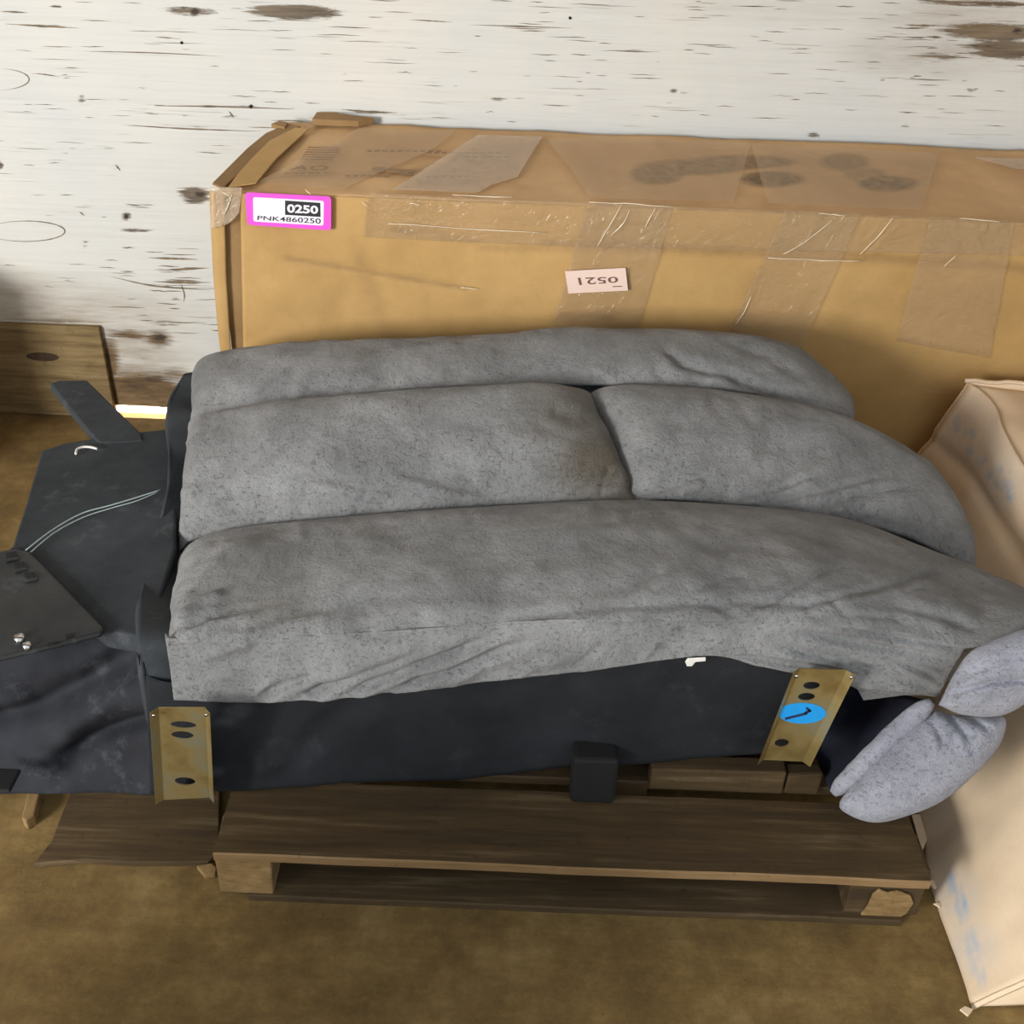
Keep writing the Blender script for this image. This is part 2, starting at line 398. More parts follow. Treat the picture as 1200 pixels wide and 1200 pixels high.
# ------------------------------------------------------------------ setting
YW = float(atZ(170, 489, 0)[1])
YWALL = YW
def wall_back():
    nx, nzv = 820, 210
    X = np.linspace(-3.4, 3.4, nx); 
    zb = np.zeros(nx)
    for i, x in enumerate(X):
        p = proj(np.array([x, YWALL, 0.]))[0]
        g = -.01
        if p < 92: g = .0055+.004*noise.noise(Vector((x*40, 0, 0)))
        if 136 < p < 204: g = .042+.004*noise.noise(Vector((x*30, 3, 0)))
        zb[i] = g
    G = np.zeros((nx, nzv, 3))
    for i in range(nx):
        G[i, :, 0] = X[i]; G[i, :, 1] = YWALL; G[i, :, 2] = np.r_[np.linspace(zb[i], .07, 10, endpoint=False), np.linspace(.07, 1.5, nzv-10)]
    px = proj(G)
    def field(marks):
        f = np.zeros((nx, nzv))
        for x, y, rx, ry, s in marks:
            d = np.sqrt(((px[..., 0]-x)/rx)**2+((px[..., 1]-y-.03*(px[..., 0]-x))/ry)**2)
            f = np.maximum(f, s*np.clip(1.25-d*.75, 0, 1))
        return f
    peel = field([(345, 14, 52, 9, 1), (225, 14, 40, 8, .62), (228, 14, 8, 5, .9), (1165, 38, 62, 11, .95), (1180, 58, 60, 14, .8), (1100, 66, 40, 9, .5),
                  (1150, 4, 90, 5, .7), (228, 228, 22, 12, .8), (148, 254, 9, 6, .7), (168, 242, 26, 4, .55), (160, 270, 28, 4, .6),
                  (60, 31, 32, 3, .6), (215, 331, 30, 5, .6), (205, 318, 30, 4, .5), (190, 378, 28, 5, .6), (10, 14, 24, 3, .5), (66, 8, 12, 3, .6),
                  (584, 117, 13, 4, .62), (292, 125, 20, 3, .66), (185, 124, 30, 2, .5), (330, 126, 40, 2, .5), (230, 148, 70, 2, .52), (96, 116, 7, 5, .6),
                  (790, 107, 6, 3, .7), (1062, 148, 10, 4, .5), (1034, 94, 6, 3, .6), (955, 158, 12, 4, .6), (135, 196, 7, 5, .5), (0, 194, 6, 7, .7),
                  (100, 286, 6, 7, .5), (205, 350, 9, 3, .55), (430, 133, 60, 2.5, .58), (700, 8, 60, 2, .5), (700, 70, 30, 2, .5)])
    stain = field([(1130, 22, 90, 26, .42), (1085, 62, 80, 24, .38), (900, 10, 160, 16, .14), (60, 370, 130, 34, .6), (30, 350, 60, 24, .5), (150, 420, 60, 30, .7)])
    rot = field([(160, 462, 60, 26, 1.1), (128, 430, 14, 44, .8), (185, 397, 20, 12, .75), (150, 393, 40, 7, .7), (205, 440, 26, 12, .6), (60, 376, 80, 3, .6)])
    knot = field([(228, 14, 6, 4, .8), (234, 228, 8, 5, .7), (1192, 36, 10, 6, .6), (294, 125, 3, 3, 1), (148, 254, 4, 4, .8), (187, 396, 12, 7, .6)])
    # the nails and torn wood stand out of / sink in the sheet
    G[..., 1] += .003*np.clip(peel-.3, 0, 1)+.006*np.clip(rot-.3, 0, 1)
    V = np.concatenate([G.reshape(-1, 3), np.array([[X[i], YWALL+.022, zb[i]] for i in range(nx)]), np.array([[X[i], YWALL+.022, 1.5] for i in range(nx)]),
                        np.array([[-3.4, YWALL, 2.75], [3.4, YWALL, 2.75]])])
    n = nx*nzv; F = []
    for i in range(nx-1):
        a = i*nzv
        for j in range(nzv-1): F.append((a+j, a+nzv+j, a+nzv+j+1, a+j+1))
        F.append((a, n+i, n+i+1, a+nzv)); F.append((n+i, n+nx+i, n+nx+i+1, n+i+1))
    F.append([i*nzv+nzv-1 for i in range(nx)]+[n+2*nx+1, n+2*nx])
    o = mk('wall_back', V, F, WALL, None, False, origin=(0, YWALL, 0)); struct(o)
    for nm, f in (('peel', peel), ('stain', stain), ('rot', rot), ('knot', knot)):
        at = o.data.attributes.new(nm, 'FLOAT', 'POINT'); d = np.zeros(len(V), np.float32); d[:n] = f.reshape(-1); at.data.foreach_set('value', d)
    return o
wall = wall_back()
def grain_cracks():
    r = np.random.RandomState(12); V = []; F = []
    def sliver(pts, wd):
        n = len(pts); b = len(V)
        for i, p in enumerate(pts):
            h = wd*max(.12, math.sin(math.pi*i/(n-1)))*r.uniform(.7, 1.3)
            d = np.array(pts[min(i+1, n-1)])-np.array(pts[max(i-1, 0)]); d = d/np.linalg.norm(d); nn = np.array([-d[1], d[0]])*h/2
            for q in (np.array(p)-nn, np.array(p)+nn): V.append(atY(q[0], q[1], YWALL-.0012))
        for i in range(n-1): F.append((b+2*i, b+2*i+1, b+2*i+3, b+2*i+2))
    zones = [((0, 1200, 0, 60), 90, 1.), ((0, 260, 60, 240), 34, .8), ((330, 1200, 60, 150), 60, .9), ((120, 248, 290, 400), 34, 1.1), ((0, 200, 240, 330), 10, .7), ((230, 320, 100, 150), 8, 1.), ((1040, 1200, 20, 100), 26, 1.2)]
    for (x0, x1, y0, y1), n, k in zones:
        for _ in range(n):
            x = r.uniform(x0, x1); y = r.uniform(y0, y1); L = r.gamma(2., 11)*k+6; sl = .03+r.normal(0, .006)
            sliver([(x+t*L, y+t*L*sl+r.normal(0, .25)) for t in np.linspace(0, 1, 6)], r.uniform(.5, 1.15)*k)
    for pl, wd in (([(150, 147), (220, 151), (305, 154)], 1.8), ([(180, 124), (260, 125), (345, 128)], 2.4), ([(100, 60), (180, 62), (260, 66)], 1.2), ([(0, 13), (33, 15)], 1.8), ([(6, 28), (40, 30), (92, 33)], 2.2),
                   ([(550, 29), (610, 31), (670, 33)], 1.6), ([(480, 23), (530, 26)], 1.4), ([(400, 128), (430, 131), (465, 132)], 3.2), ([(1060, 29), (1080, 30), (1100, 30)], 2.4), ([(1062, 65), (1100, 66), (1140, 68)], 2.2),
                   ([(1085, 43), (1105, 44)], 2.4), ([(174, 302), (200, 303), (232, 304)], 2.4), ([(195, 316), (220, 315), (245, 314)], 3.), ([(180, 330), (215, 331), (247, 331)], 3.), ([(130, 324), (180, 335), (247, 340)], 1.8), ([(212, 333), (216, 345), (215, 354)], 1.6),
                   ([(36, 86), (50, 87), (70, 90)], 1.4), ([(230, 178), (260, 180)], 1.), ([(93, 248), (99, 253)], 1.4), ([(268, 130), (274, 138)], 1.6), ([(135, 193), (141, 200)], 2.)): sliver([tuple(q) for q in spline([(a, b, 0) for a, b in pl], 14)[:, :2]], wd)
    for cx, cy, rx, ry, a0, a1 in ((30, 271, 46, 12, -170, 160), (-6, 93, 40, 13, -80, 80)):
        sliver([(cx+rx*math.cos(math.radians(a)), cy+ry*math.sin(math.radians(a))) for a in np.linspace(a0, a1, 40)], 1.3)
    o = mk('grain_crack', V, F, plain('dark_crack', srgb(124, 110, 90), .9, var=.35, scale=20), wall, False); o['kind'] = 'stuff'
grain_cracks()
# nail heads left in the sheet
for i, (x, y) in enumerate([(213, 50), (294, 125), (668, 21)]):
    p = atY(x, y, YWALL)
    tube('nail', [p+(0, .004, 0), p-(0, .002, 0)], .0042, RUBBER, wall)
floor_ = struct(mk('floor', [(-4, -3.5, 0), (4, -3.5, 0), (4, YWALL+.03, 0), (-4, YWALL+.03, 0), (-4, -3.5, -.06), (4, -3.5, -.06), (4, YWALL+.03, -.06), (-4, YWALL+.03, -.06)],
   [(0, 1, 2, 3), (7, 6, 5, 4), (0, 4, 5, 1), (1, 5, 6, 2), (2, 6, 7, 3), (3, 7, 4, 0)], FLOOR, None, False, origin=(0, 0, 0)))
struct(box('ceiling', (-3.5, .6, 2.75), (3.5, YWALL+.6, 2.80), CEIL))
struct(box('wall_left', (-3.46, 1.6, 0), (-3.40, YWALL+.02, 2.75), CEIL)); struct(box('wall_right', (3.40, .6, 0), (3.46, YWALL+.02, 2.75), CEIL))
struct(box('trim_1', (-8, YWALL+.04, -.30), (8, 14, -.22), SOIL)); bpy.data.objects['trim_1'].name = 'ground'
# plank nailed low on the wall
a = atY(-60, 380, YWALL)[0]; b = atY(118, 381, YWALL)
pl = struct(box('trim_1', (a-.3, YWALL-.02, float(.004)), (b[0], YWALL-.001, b[2]), PLANK, None, .004, .002))
p = atY(50, 418, YWALL-.02)
kn = []
for q in np.linspace(0, 2*math.pi, 14, endpoint=False): kn.append(p+np.array([.055*math.cos(q), 0, .016*math.sin(q)]))
prism('knot', kn, (0, -.0015, 0), plain('dark_knot', srgb(62, 46, 28), .8, var=.3), pl)

# ------------------------------------------------------------------ pallet
PZ = .16
EDGEWOOD = mat_wood('rubbed_board_edge', srgb(112, 86, 52), srgb(138, 110, 72), srgb(156, 130, 96))
def pallet():
    pf = atZ(600, 1014, PZ); Yf = pf[1]
    xl = atZ(250, 998, PZ)[0]; xr = atZ(1092, 1034, PZ)[0]
    root = thing('wooden_pallet', 'worn grey-brown wooden pallet on the floor under the sofa piece', 'pallet', ((xl+xr)/2, Yf+.5, 0))
    def board(y0, y1, z0, z1, x0=xl, x1=xr, nm='deck_board', wob=.004, tip=0):
        nu, nv = 40, 6; S = []
        for i, x in enumerate(np.linspace(x0, x1, nu)):
            e = wob*noise.noise(Vector((x*5, y0*7, 0))); e2 = wob*noise.noise(Vector((x*5, y1*7, 3))); zz = wob*.5*noise.noise(Vector((x*3, y0, 9)))
            yy0 = y0+e; yy1 = y1+e2
            if tip and i < 2: yy0 += tip*(2-i)/2
            S.append([(x, yy0, z0+zz), (x, yy0, z1+zz-.003), (x, yy0+.003, z1+zz), (x, yy1-.003, z1+zz), (x, yy1, z1+zz-.003), (x, yy1, z0+zz)])
        return loft(nm, np.array(S), PALLET, root, False)
    yb = float(atZ(985, 940, PZ)[1])
    fb_ = board(Yf, yb, PZ-.02, PZ)
    fb_.data.materials.append(EDGEWOOD)
    for pg in fb_.data.polygons:
        if pg.normal.y < -.5: pg.material_index = 1
    w = yb-Yf
    y = yb+.035
    while y+.13 < Yf+1.15:
        board(y, y+.125, PZ-.02, PZ); y += .165
    for k, y in enumerate((Yf+.015, Yf+.5, Yf+1.0)):
        board(y, y+.10, 0.0, .016, xl+.05, xr-.02, 'base_board')
    # blocks: the two at the front corners are seen
    xa = atZ(256, 1050, .02)[0]; xb = atZ(321, 1048, .02)[0]
    for k, y in enumerate((Yf+.022, Yf+.5, Yf+1.0)):
        box('block', (xa, y, .016), (xb, y+.10, PZ-.02), PALEWOOD if k == 0 else PALLET, root, .004, .003)
        X0 = atZ(992, 1078, .02)[0]; X1 = atZ(1076, 1078, .02)[0]
        bl = box('block', (X0, y+.01, .016), (X1, y+.11, PZ-.02), PALLET, root, .004, .004)
        if k == 0:   # fresh split face on the right front block
            pts = [(1022, 1046), (1030, 1040), (1040, 1044), (1052, 1042), (1066, 1047), (1070, 1056), (1062, 1068), (1048, 1076), (1030, 1075), (1012, 1080), (1006, 1072), (1016, 1060)]
            prism('split_face', [atY(px, py, Yf+.031) for px, py in pts], (0, -.006, 0), PALEWOOD, bl, .002)
    # stringers under the deck
    for x in (xa, (xa+xb)/2+.72, X0):
        if x > xa+.1 and x < X0-.1: box('stringer', (x, Yf+.20, .02), (x+.09, Yf+1.1, PZ-.02), PALLET, root, .004, .002)
    # raised cleat below the right bracket
    Yc = float(atZ(900, 931, PZ)[1])
    z1 = float(atY(900, 897, Yc)[2]); x0 = atY(764, 905, Yc)[0]; z1 = min(z1, PZ+.062); x1 = atY(925, 905, Yc)[0]; x2 = atY(966, 905, Yc)[0]
    box('cleat', (x0, Yc, PZ), (x1-.002, Yc+.042, z1), PALLET, root, .004, .002)
    box('cleat', (x1+.002, Yc+.004, PZ), (x2, Yc+.042, z1-.004), PALLET, root, .006, .004)
    return root, Yf
pal, YPF = pallet()
# old board and scraps on the floor by the pallet end
bp = [(84, 922), (258, 922), (256, 998), (244, 1010), (150, 1010), (96, 1007), (38, 1013), (60, 985)]
o = prism('scrap_board', [atZ(x, y, .016) for x, y in bp], (0, 0, -.0155), PALLET, None, .003)
o['label'] = 'flat brown board with a ragged edge on the floor left of the pallet'; o['category'] = 'board'
sp_ = [(25, 958), (33, 926), (48, 924), (40, 955), (30, 962)]
o = prism('wood_stick', [atZ(x, y, .030) for x, y in sp_], (0, 0, -.0295), PALEWOOD, None, .003)
o['label'] = 'short pale wood stick on the floor under the black cloth at left'; o['category'] = 'stick'
o = prism('wood_chip', [atZ(x, y, .014) for x, y in [(230, 1014), (248, 1011), (254, 1016), (252, 1024), (240, 1026)]], (0, 0, -.0135), PALEWOOD, None, .002)
o['label'] = 'small pale wood chip beside the left corner of the pallet'; o['category'] = 'wood chip'

# ------------------------------------------------------------------ long cardboard box against the wall
YB = 2.86
def long_box():
    root = thing('long_carton', 'long tan cardboard box standing behind the grey sofa piece, against white wall', 'box', (.6, 3.1, 0))
    fl = atY(247, 220, YB); zf = float(atY(700, 241, YB)[2]); yb2 = YWALL-.03; zb = float(atY(700, 156, yb2)[2])
    xl = fl[0]; xr = 2.1
    # front face grid (slightly crushed), left edge follows the photo's bowed corner
    L = curveY([(246, 219, YB), (247, 250, YB), (251, 330, YB), (258, 405, YB), (268, 480, YB), (285, 600, YB)], 30)
    L = np.array([l if l[2] > 0 else l for l in L])
    nu, nv = 330, 120
    Ltop = L[0]; G = np.zeros((nu, nv, 3)); zz = np.linspace(0, 1, nv)
    for j, q in enumerate(zz):
        z = zf*(1-q)+.0*q
        xL = np.interp(-z, -L[:, 2], L[:, 0])
        G[:, j, 0] = np.linspace(xL, xr, nu); G[:, j, 1] = YB; G[:, j, 2] = z
    edge = np.exp(-((G[..., 2]-zf)/.02)**2)
    G[..., 2] += 0
    G = crease(G, [([(640, 284), (900, 296), (1200, 314)], -.006, 5), ([(455, 262), (640, 272)], .004, 4), ([(330, 300), (460, 322), (545, 338)], -.003, 4),
                   ([(410, 290), (450, 360), (470, 400)], -.002, 8), ([(900, 303), (1010, 304)], .004, 4), ([(720, 240), (690, 300)], .004, 6), ([(960, 245), (920, 300)], .004, 5),
                   ([(1050, 250), (1010, 300)], .004, 5), ([(780, 245), (760, 300)], .003, 5)])
    G = nz(G, 3.5, .006, 4); G = nz(G, 14, .0016, 9)
    # lower layer panel and the proud front sheet that starts right of the fold
    Gl = np.zeros((8, nv, 3))
    for j in range(nv):
        p0 = G[0, j]; yy = proj(p0)[1]; x1 = atY(np.interp(yy, [215, 260, 330, 405, 600], [262, 264, 266, 271, 285]), yy, YB)[0]
        for i in range(8): Gl[i, j] = (p0[0]+(x1-p0[0])*i/7, YB-.004-.003*math.sin(i/7*3.14), p0[2])
    sheet('side_flap', nz(Gl, 9, .003, 3), .006, CARD, root)
    k0 = 5
    Gf = G[k0:].copy(); Gf[..., 1] -= .007
    px = proj(Gf)
    # left edge of the front sheet: (285,215) down to (282,405)
    for j in range(nv):
        xs = atY(np.interp(px[0, j, 1], [215, 260, 330, 405], [282, 282, 283, 285]), px[0, j, 1], YB-.007)[0]
        Gf[:, j, 0] = xs+(Gf[:, j, 0]-Gf[0, j, 0])*(xr-xs)/(xr-Gf[0, j, 0])
    front = sheet('front_panel', Gf, .005, CARDF, root)
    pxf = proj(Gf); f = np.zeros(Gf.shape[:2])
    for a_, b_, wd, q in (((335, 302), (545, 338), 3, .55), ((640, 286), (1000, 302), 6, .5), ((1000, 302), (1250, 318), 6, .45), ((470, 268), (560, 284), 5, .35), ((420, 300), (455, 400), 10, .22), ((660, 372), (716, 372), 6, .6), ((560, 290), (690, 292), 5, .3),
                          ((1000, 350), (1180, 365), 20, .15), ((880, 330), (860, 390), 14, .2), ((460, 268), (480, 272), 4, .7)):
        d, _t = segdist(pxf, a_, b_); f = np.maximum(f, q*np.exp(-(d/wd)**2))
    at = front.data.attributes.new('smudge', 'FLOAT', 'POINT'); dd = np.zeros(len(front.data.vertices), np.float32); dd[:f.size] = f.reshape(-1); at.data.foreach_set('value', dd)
    # top
    tl = atY(334, 148, yb2)
    nt = 36; T = np.zeros((nu, nt, 3))
    for j, q in enumerate(np.linspace(0, 1, nt)):
        T[:, j, 0] = np.linspace(Ltop[0]*(1-q)+tl[0]*q+.012, xr, nu); T[:, j, 1] = (YB-.004)*(1-q)+yb2*q; T[:, j, 2] = zf*(1-q)+zb*q-.001
    T[:, 0, 2] -= .002
    T = crease(T, [([(300, 213), (420, 210), (560, 225)], .004, 6), ([(460, 200), (560, 175)], .003, 4), ([(760, 165), (800, 200)], .003, 6)])
    T = nz(T, 4, .005, 11); T = nz(T, 16, .0015, 2)
    top = sheet('top_panel', T, .006, CARDT, root)
    px = proj(T)
    marks = [(770, 204, 30, 12, .75), (810, 196, 60, 9, .7), (870, 190, 60, 8, .7), (905, 210, 36, 9, .85), (990, 190, 28, 10, .6), (1040, 215, 34, 9, .85), (1015, 205, 24, 8, .5)]
    f = np.zeros(T.shape[:2])
    for x, y, rx, ry, s in marks:
        d = np.sqrt(((px[..., 0]-x)/rx)**2+((px[..., 1]-y)/ry)**2); f = np.maximum(f, s*np.clip((1.2-d)*3, 0, 1))
    at = top.data.attributes.new('smudge', 'FLOAT', 'POINT'); dd = np.zeros(len(top.data.vertices), np.float32); dd[:f.size] = f.reshape(-1); at.data.foreach_set('value', dd)
    xb_ = L[np.argmin(L[:, 2])][0]
    V = [(xb_+.012, YB+.012, 0), (xr, YB+.012, 0), (xr, yb2, 0), (tl[0]+.02, yb2, 0), (xl+.01, YB+.012, zf-.012), (xr, YB+.012, zf-.012), (xr, yb2, zb-.012), (tl[0]+.02, yb2, zb-.012)]
    mk('carton_body', V, [(0, 3, 2, 1), (4, 5, 6, 7), (0, 1, 5, 4), (1, 2, 6, 5), (2, 3, 7, 6), (3, 0, 4, 7)], CARDE, root, False)  # darker card paints the gap's shadow in the channel beside the front sheet
    # folded end flaps along the left end of the top
    def flap(nm, pts, th, mat, lift=.004):
        P = []
        for x, y in pts:
            q = np.clip((np.interp(x, [250, 335], [217, 148])-0), 140, 260)
            P.append((x, y))
        W = []
        for x, y in P:
            d = ray(x, y)   # meet the top plane
            n_ = np.array([0, -(zb-zf), (yb2-YB)]); t_ = ((np.array([0, YB, zf+lift])-CAM)@n_)/(d@n_); q_ = CAM+d*t_; q_[1] = min(q_[1], YWALL-.012); W.append(q_)
        return prism(nm, W, (0, 0, th), mat, root, .0015)
    flap('end_flap', [(249, 217), (262, 222), (300, 188), (352, 150), (338, 147), (312, 158), (290, 176)], .006, CARDE)
    flap('end_flap', [(268, 220), (300, 216), (325, 186), (362, 152), (346, 151), (316, 166), (296, 186), (278, 206)], .004, CARD, .012)
    flap('torn_scrap', [(366, 147), (372, 138), (392, 137), (414, 143), (438, 145), (420, 149)], .018, CARDE, .004)
    flap('torn_scrap', [(318, 150), (328, 146), (338, 148), (334, 154)], .012, CARDE, .004)
    # clear tape: on the top, over the edge and down the front
    def on_top(pts, nm='packing_tape', m=TAPE, lift=.011): return flap(nm, pts, .0006, m, lift)
    on_top([(300, 214), (420, 150), (535, 154), (505, 176), (400, 222)]); on_top([(460, 222), (560, 158), (636, 160), (606, 208), (575, 217), (560, 226)], m=TAPE2)
    on_top([(640, 163), (700, 160), (880, 168), (860, 236), (690, 232), (670, 200)]); on_top([(880, 168), (1100, 180), (1080, 246), (900, 238)], m=TAPE, lift=.012); on_top([(1140, 184), (1300, 190), (1300, 204), (1190, 198)], m=TAPE2)
    def on_front(cols, nm='packing_tape', m=TAPE, seed=0):
        A = np.array([atY(x, y, YB-.016) for x, y in spline([c[0] for c in cols], 26)]); B = np.array([atY(x, y, YB-.016) for x, y in spline([c[1] for c in cols], 26)])
        g = lerp_grid(A, B, 14); g = nz(g, 22, .004, seed+3.3, (1, 1, .6)); return sheet(nm, g, .0005, m, root)
    on_front([((690, 236), (640, 400)), ((720, 238), (690, 400)), ((790, 241), (745, 400))], seed=1)
    on_front([((430, 226), (425, 278)), ((700, 238), (700, 290)), ((1200, 260), (1200, 300)), ((1350, 268), (1350, 310))], seed=2)
    on_front([((920, 246), (845, 410)), ((1010, 250), (935, 420))], seed=5); on_front([((1090, 254), (1050, 400)), ((1190, 258), (1160, 420))], seed=6)
    on_front([((247, 219), (247, 268)), ((270, 219), (268, 262)), ((284, 220), (280, 250))], m=TAPE2, seed=8)
    # highlights on the crinkled tape, made as thin white ridges
    ridges = [[(455, 262), (520, 266), (580, 270), (640, 273)], [(900, 302), (960, 305), (1010, 306)], [(728, 240), (716, 262), (700, 288)], [(738, 246), (730, 262), (716, 276)],
              [(975, 258), (948, 280), (918, 298)], [(1046, 256), (1030, 276), (1008, 298)], [(768, 244), (756, 266)], [(530, 228), (560, 230), (600, 232)], [(690, 237), (740, 239), (790, 243)],
              [(1125, 256), (1150, 258), (1172, 260)], [(880, 348), (872, 366), (862, 380)], [(260, 225), (270, 232), (262, 252)], [(272, 228), (266, 244)], [(358, 222), (364, 228)],
              [(1120, 300), (1106, 312)], [(960, 250), (990, 253)], [(540, 337), (560, 339)], [(424, 236), (430, 242)], [(480, 238), (492, 240)], [(690, 386), (700, 388)]]
    for r in ridges:
        q = spline([(x, y, 0) for x, y in r], 8)
        rr_ = [.0007+.0011*max(0, noise.noise(Vector((x*.13, y*.13, 4)))+.35)*math.sin(math.pi*min(max(i/7, .08), .92)) for i, (x, y, _) in enumerate(q)]
        W_ = [atY(x, y+1.2*noise.noise(Vector((x*.2, y*.2, 0))), YB-.019) for x, y, _ in q]
        S_ = []
        for i in range(len(W_)):
            t = W_[min(i+1, 7)]-W_[max(i-1, 0)]; t = t/np.linalg.norm(t); a = np.cross(t, (0, 1, 0)); a /= np.linalg.norm(a); b = np.cross(t, a)
            S_.append([W_[i]+rr_[i]*(a*math.cos(g)+b*math.sin(g)) for g in np.linspace(0, 2*math.pi, 6, endpoint=False)])
        loft('tape_glint', np.array(S_), TAPEGLINT, root)
    # faded print on the top
    nT = np.array([0, -(zb-zf), (yb2-YB)]); nT = nT/np.linalg.norm(nT)
    def tp(x, y, lift=.009):
        d = ray(x, y); t_ = ((np.array([0, YB, zf+lift])-CAM)@nT)/(d@nT); return CAM+d*t_
    for k in range(6):
        y = 172+k*2.8; x = 361-k*1.7
        prism('print_line', [tp(x, y), tp(x+38, y+1.2), tp(x+37, y+2.6), tp(x-.6, y+1.4)], (0, 0, .0006), FAINT, root)
    text_quad('print_word', 'AO', [tp(338, 199.5), tp(384, 199.8), tp(386, 194.4), tp(345, 194)], nT, FAINT2, root, .02)
    for x, y, w_ in ((334, 202, 60), (405, 205, 60), (500, 178, 90), (545, 183, 60), (470, 202, 24), (500, 206, 60), (430, 176, 90)):
        for k in range(int(w_/9)):
            prism('print_line', [tp(x+k*9, y), tp(x+k*9+6, y), tp(x+k*9+5.6, y+2.4), tp(x+k*9-.4, y+2.4)], (0, 0, .0006), FAINT, root)
    for cx, cy, rx, ry in ((444, 198, 9, 2.5), (462, 200, 9, 2.5), (478, 201, 10, 2.5)):
        prism('print_blot', [tp(cx+rx*math.cos(q), cy+ry*math.sin(q)) for q in np.linspace(0, 6.28, 14)[:-1]], (0, 0, .0006), FAINT, root)
    # pink tag
    Yt = YB-.024; at_ = lambda x, y, l=0: atY(x, y, Yt-l)
    def rq(q, r=.12, l=0, n=5):
        Q = [at_(x, y, l) for x, y in q]; out = []
        for i in range(4):
            a, b, c = Q[i-1], Q[i], Q[(i+1) % 4]; m1 = b+(a-b)*min(.4, r*.010/np.linalg.norm(a-b)); m2 = b+(c-b)*min(.4, r*.010/np.linalg.norm(c-b))
            for t in np.linspace(0, 1, n): out.append(m1*(1-t)**2+2*b*t*(1-t)+m2*t*t)
        return out
    st = prism('tag_sticker', rq([(287, 225.5), (388, 230.5), (388, 270), (290, 263.5)], 1), (0, .004, 0), PINK, root); st['label'] = 'magenta printed inventory sticker'
    prism('white_field', rq([(296.5, 231), (379.5, 235.5), (379, 264.5), (297, 259.5)], .6, .0005), (0, .0007, 0), WHITE, st)
    prism('number_field', [at_(x, y, .001) for x, y in [(334, 235), (375.3, 237.8), (375.6, 254.3), (334, 251.8)]], (0, .0006, 0), INK, st)
    text_quad('number', '0250', [at_(336.5, 249), at_(373, 250.6), at_(373, 241), at_(336.5, 238.8)], (0, -1, 0), WHITE, st, .035, .0016)
    text_quad('code', 'PNK4860250', [at_(301.5, 257.5), at_(376, 262.2), at_(376, 255.8), at_(302, 252.6)], (0, -1, 0), INK, st, .008, .0012)
    # upside down pale sticker
    s2 = prism('paper_sticker', [at_(x, y) for x, y in [(662, 318), (733, 314), (736, 340.5), (666, 344)]], (0, .003, 0), BLUSH, root); s2['label'] = 'pale pink number sticker stuck on upside down'
    text_quad('number', '0521', [at_(724, 324), at_(677, 325.3), at_(679, 334), at_(724.5, 331)], (0, -1, 0), INKB, s2, .01, .001)
    prism('fine_print', [at_(x, y, .0008) for x, y in [(718, 335.5), (729, 335), (729, 336), (718, 336.5)]], (0, .0005, 0), INKB, s2)
    return root, zf, zb
t_ = NT('tape_glint_white'); t_.color(srgb(245, 232, 205)).rough(.2); TAPEGLINT = t_.m
lb, ZF, ZB = long_box()

# ------------------------------------------------------------------ sofa piece
sx = thing('sofa_section', 'grey suede sofa piece with black underside lying on its side on the pallet', 'sofa', (0, 2.05, PZ))
def cushion(name, R, F, b, drop_l, drop_r, creases=(), nu=250, nv=64, mat=SUEDE, deep=.14, front=0., seed=0., pw=2.6, fold=.045, shade_smear=None):
    """stuffed channel: R is the ridge at its back, F the line where it dives behind the next one"""
    A = curveY(R, nu); B = curveY(F, nu)
    t = np.linspace(0, 1, nv)
    top = A[:, None]*(1-t)[None, :, None]+B[:, None]*t[None, :, None]
    hgt = b*(1-np.abs(2*t-1)**pw)
    s = np.r_[0, np.cumsum(np.linalg.norm(np.diff((A+B)/2, axis=0), axis=1))]
    e = np.zeros(nu)
    for dist, wd in ((s, drop_l), (s[-1]-s, drop_r)):
        if wd: q = np.clip(1-dist/wd, 0, 1); e = np.maximum(e, 1-np.sqrt(np.clip(1-q*q, 0, 1)))
    top[..., 2] += hgt[None]*(1-e)[:, None]
    top[..., 1] -= front*np.sin(math.pi*t)[None]**1.0*(1-e)[:, None]
    top[..., 2] -= (e*.03)[:, None]
    if len(creases): top = crease(top, creases)
    edge = np.clip(np.minimum(t, 1-t)*8, 0, 1)
    soft = nz(top, 5, .009, seed); soft = nz(soft, 20, .0022, seed+5)
    top = top+(soft-top)*edge[None, :, None]
    bk = [top[:, 0]+np.array([0, .010, -.006]), top[:, 0]+np.array([0, .022, -.022]), top[:, 0]+np.array([0, .028, -.06]), top[:, 0]+np.array([0, .02, -deep])]
    fr = [top[:, -1]+np.array([0, .012, -.012]), top[:, -1]+np.array([0, fold, -.03]), top[:, -1]+np.array([0, fold+.01, -deep])]
    S = np.concatenate([np.stack(bk[::-1], 1), top, np.stack(fr, 1)], 1)
    o = loft(name, S, mat, sx)
    if shade_smear:
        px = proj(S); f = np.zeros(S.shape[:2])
        for x, y, rx, ry, q in shade_smear: f = np.maximum(f, q*np.clip(1.3-np.sqrt(((px[..., 0]-x)/rx)**2+((px[..., 1]-y)/ry)**2), 0, 1))
        at = o.data.attributes.new('shade_smear', 'FLOAT', 'POINT'); at.data.foreach_set('value', f.reshape(-1).astype(np.float32))
    return o
YR, YM, YF, YS = 2.66, 2.37, 2.02, 1.585
YZ = lambda x, y, z=PZ+.013: float(atZ(x, y, z)[1])
Rr = [(226, 434, YR-.03), (234, 422, YR), (262, 411, YR), (330, 403, YR), (500, 395, YR), (700, 386, YR), (800, 386, YR), (860, 391, YR), (925, 404, YR-.02), (972, 437, YR-.06), (996, 468, YR-.10), (1004, 484, YR-.14)]
Fr_ = [(219, 490, YM+.02), (260, 480, YM+.03), (400, 462, YM+.03), (550, 452, YM+.03), (700, 449, YM+.03), (850, 458, YM+.03), (950, 476, YM+.02), (1003, 490, YM+.02)]
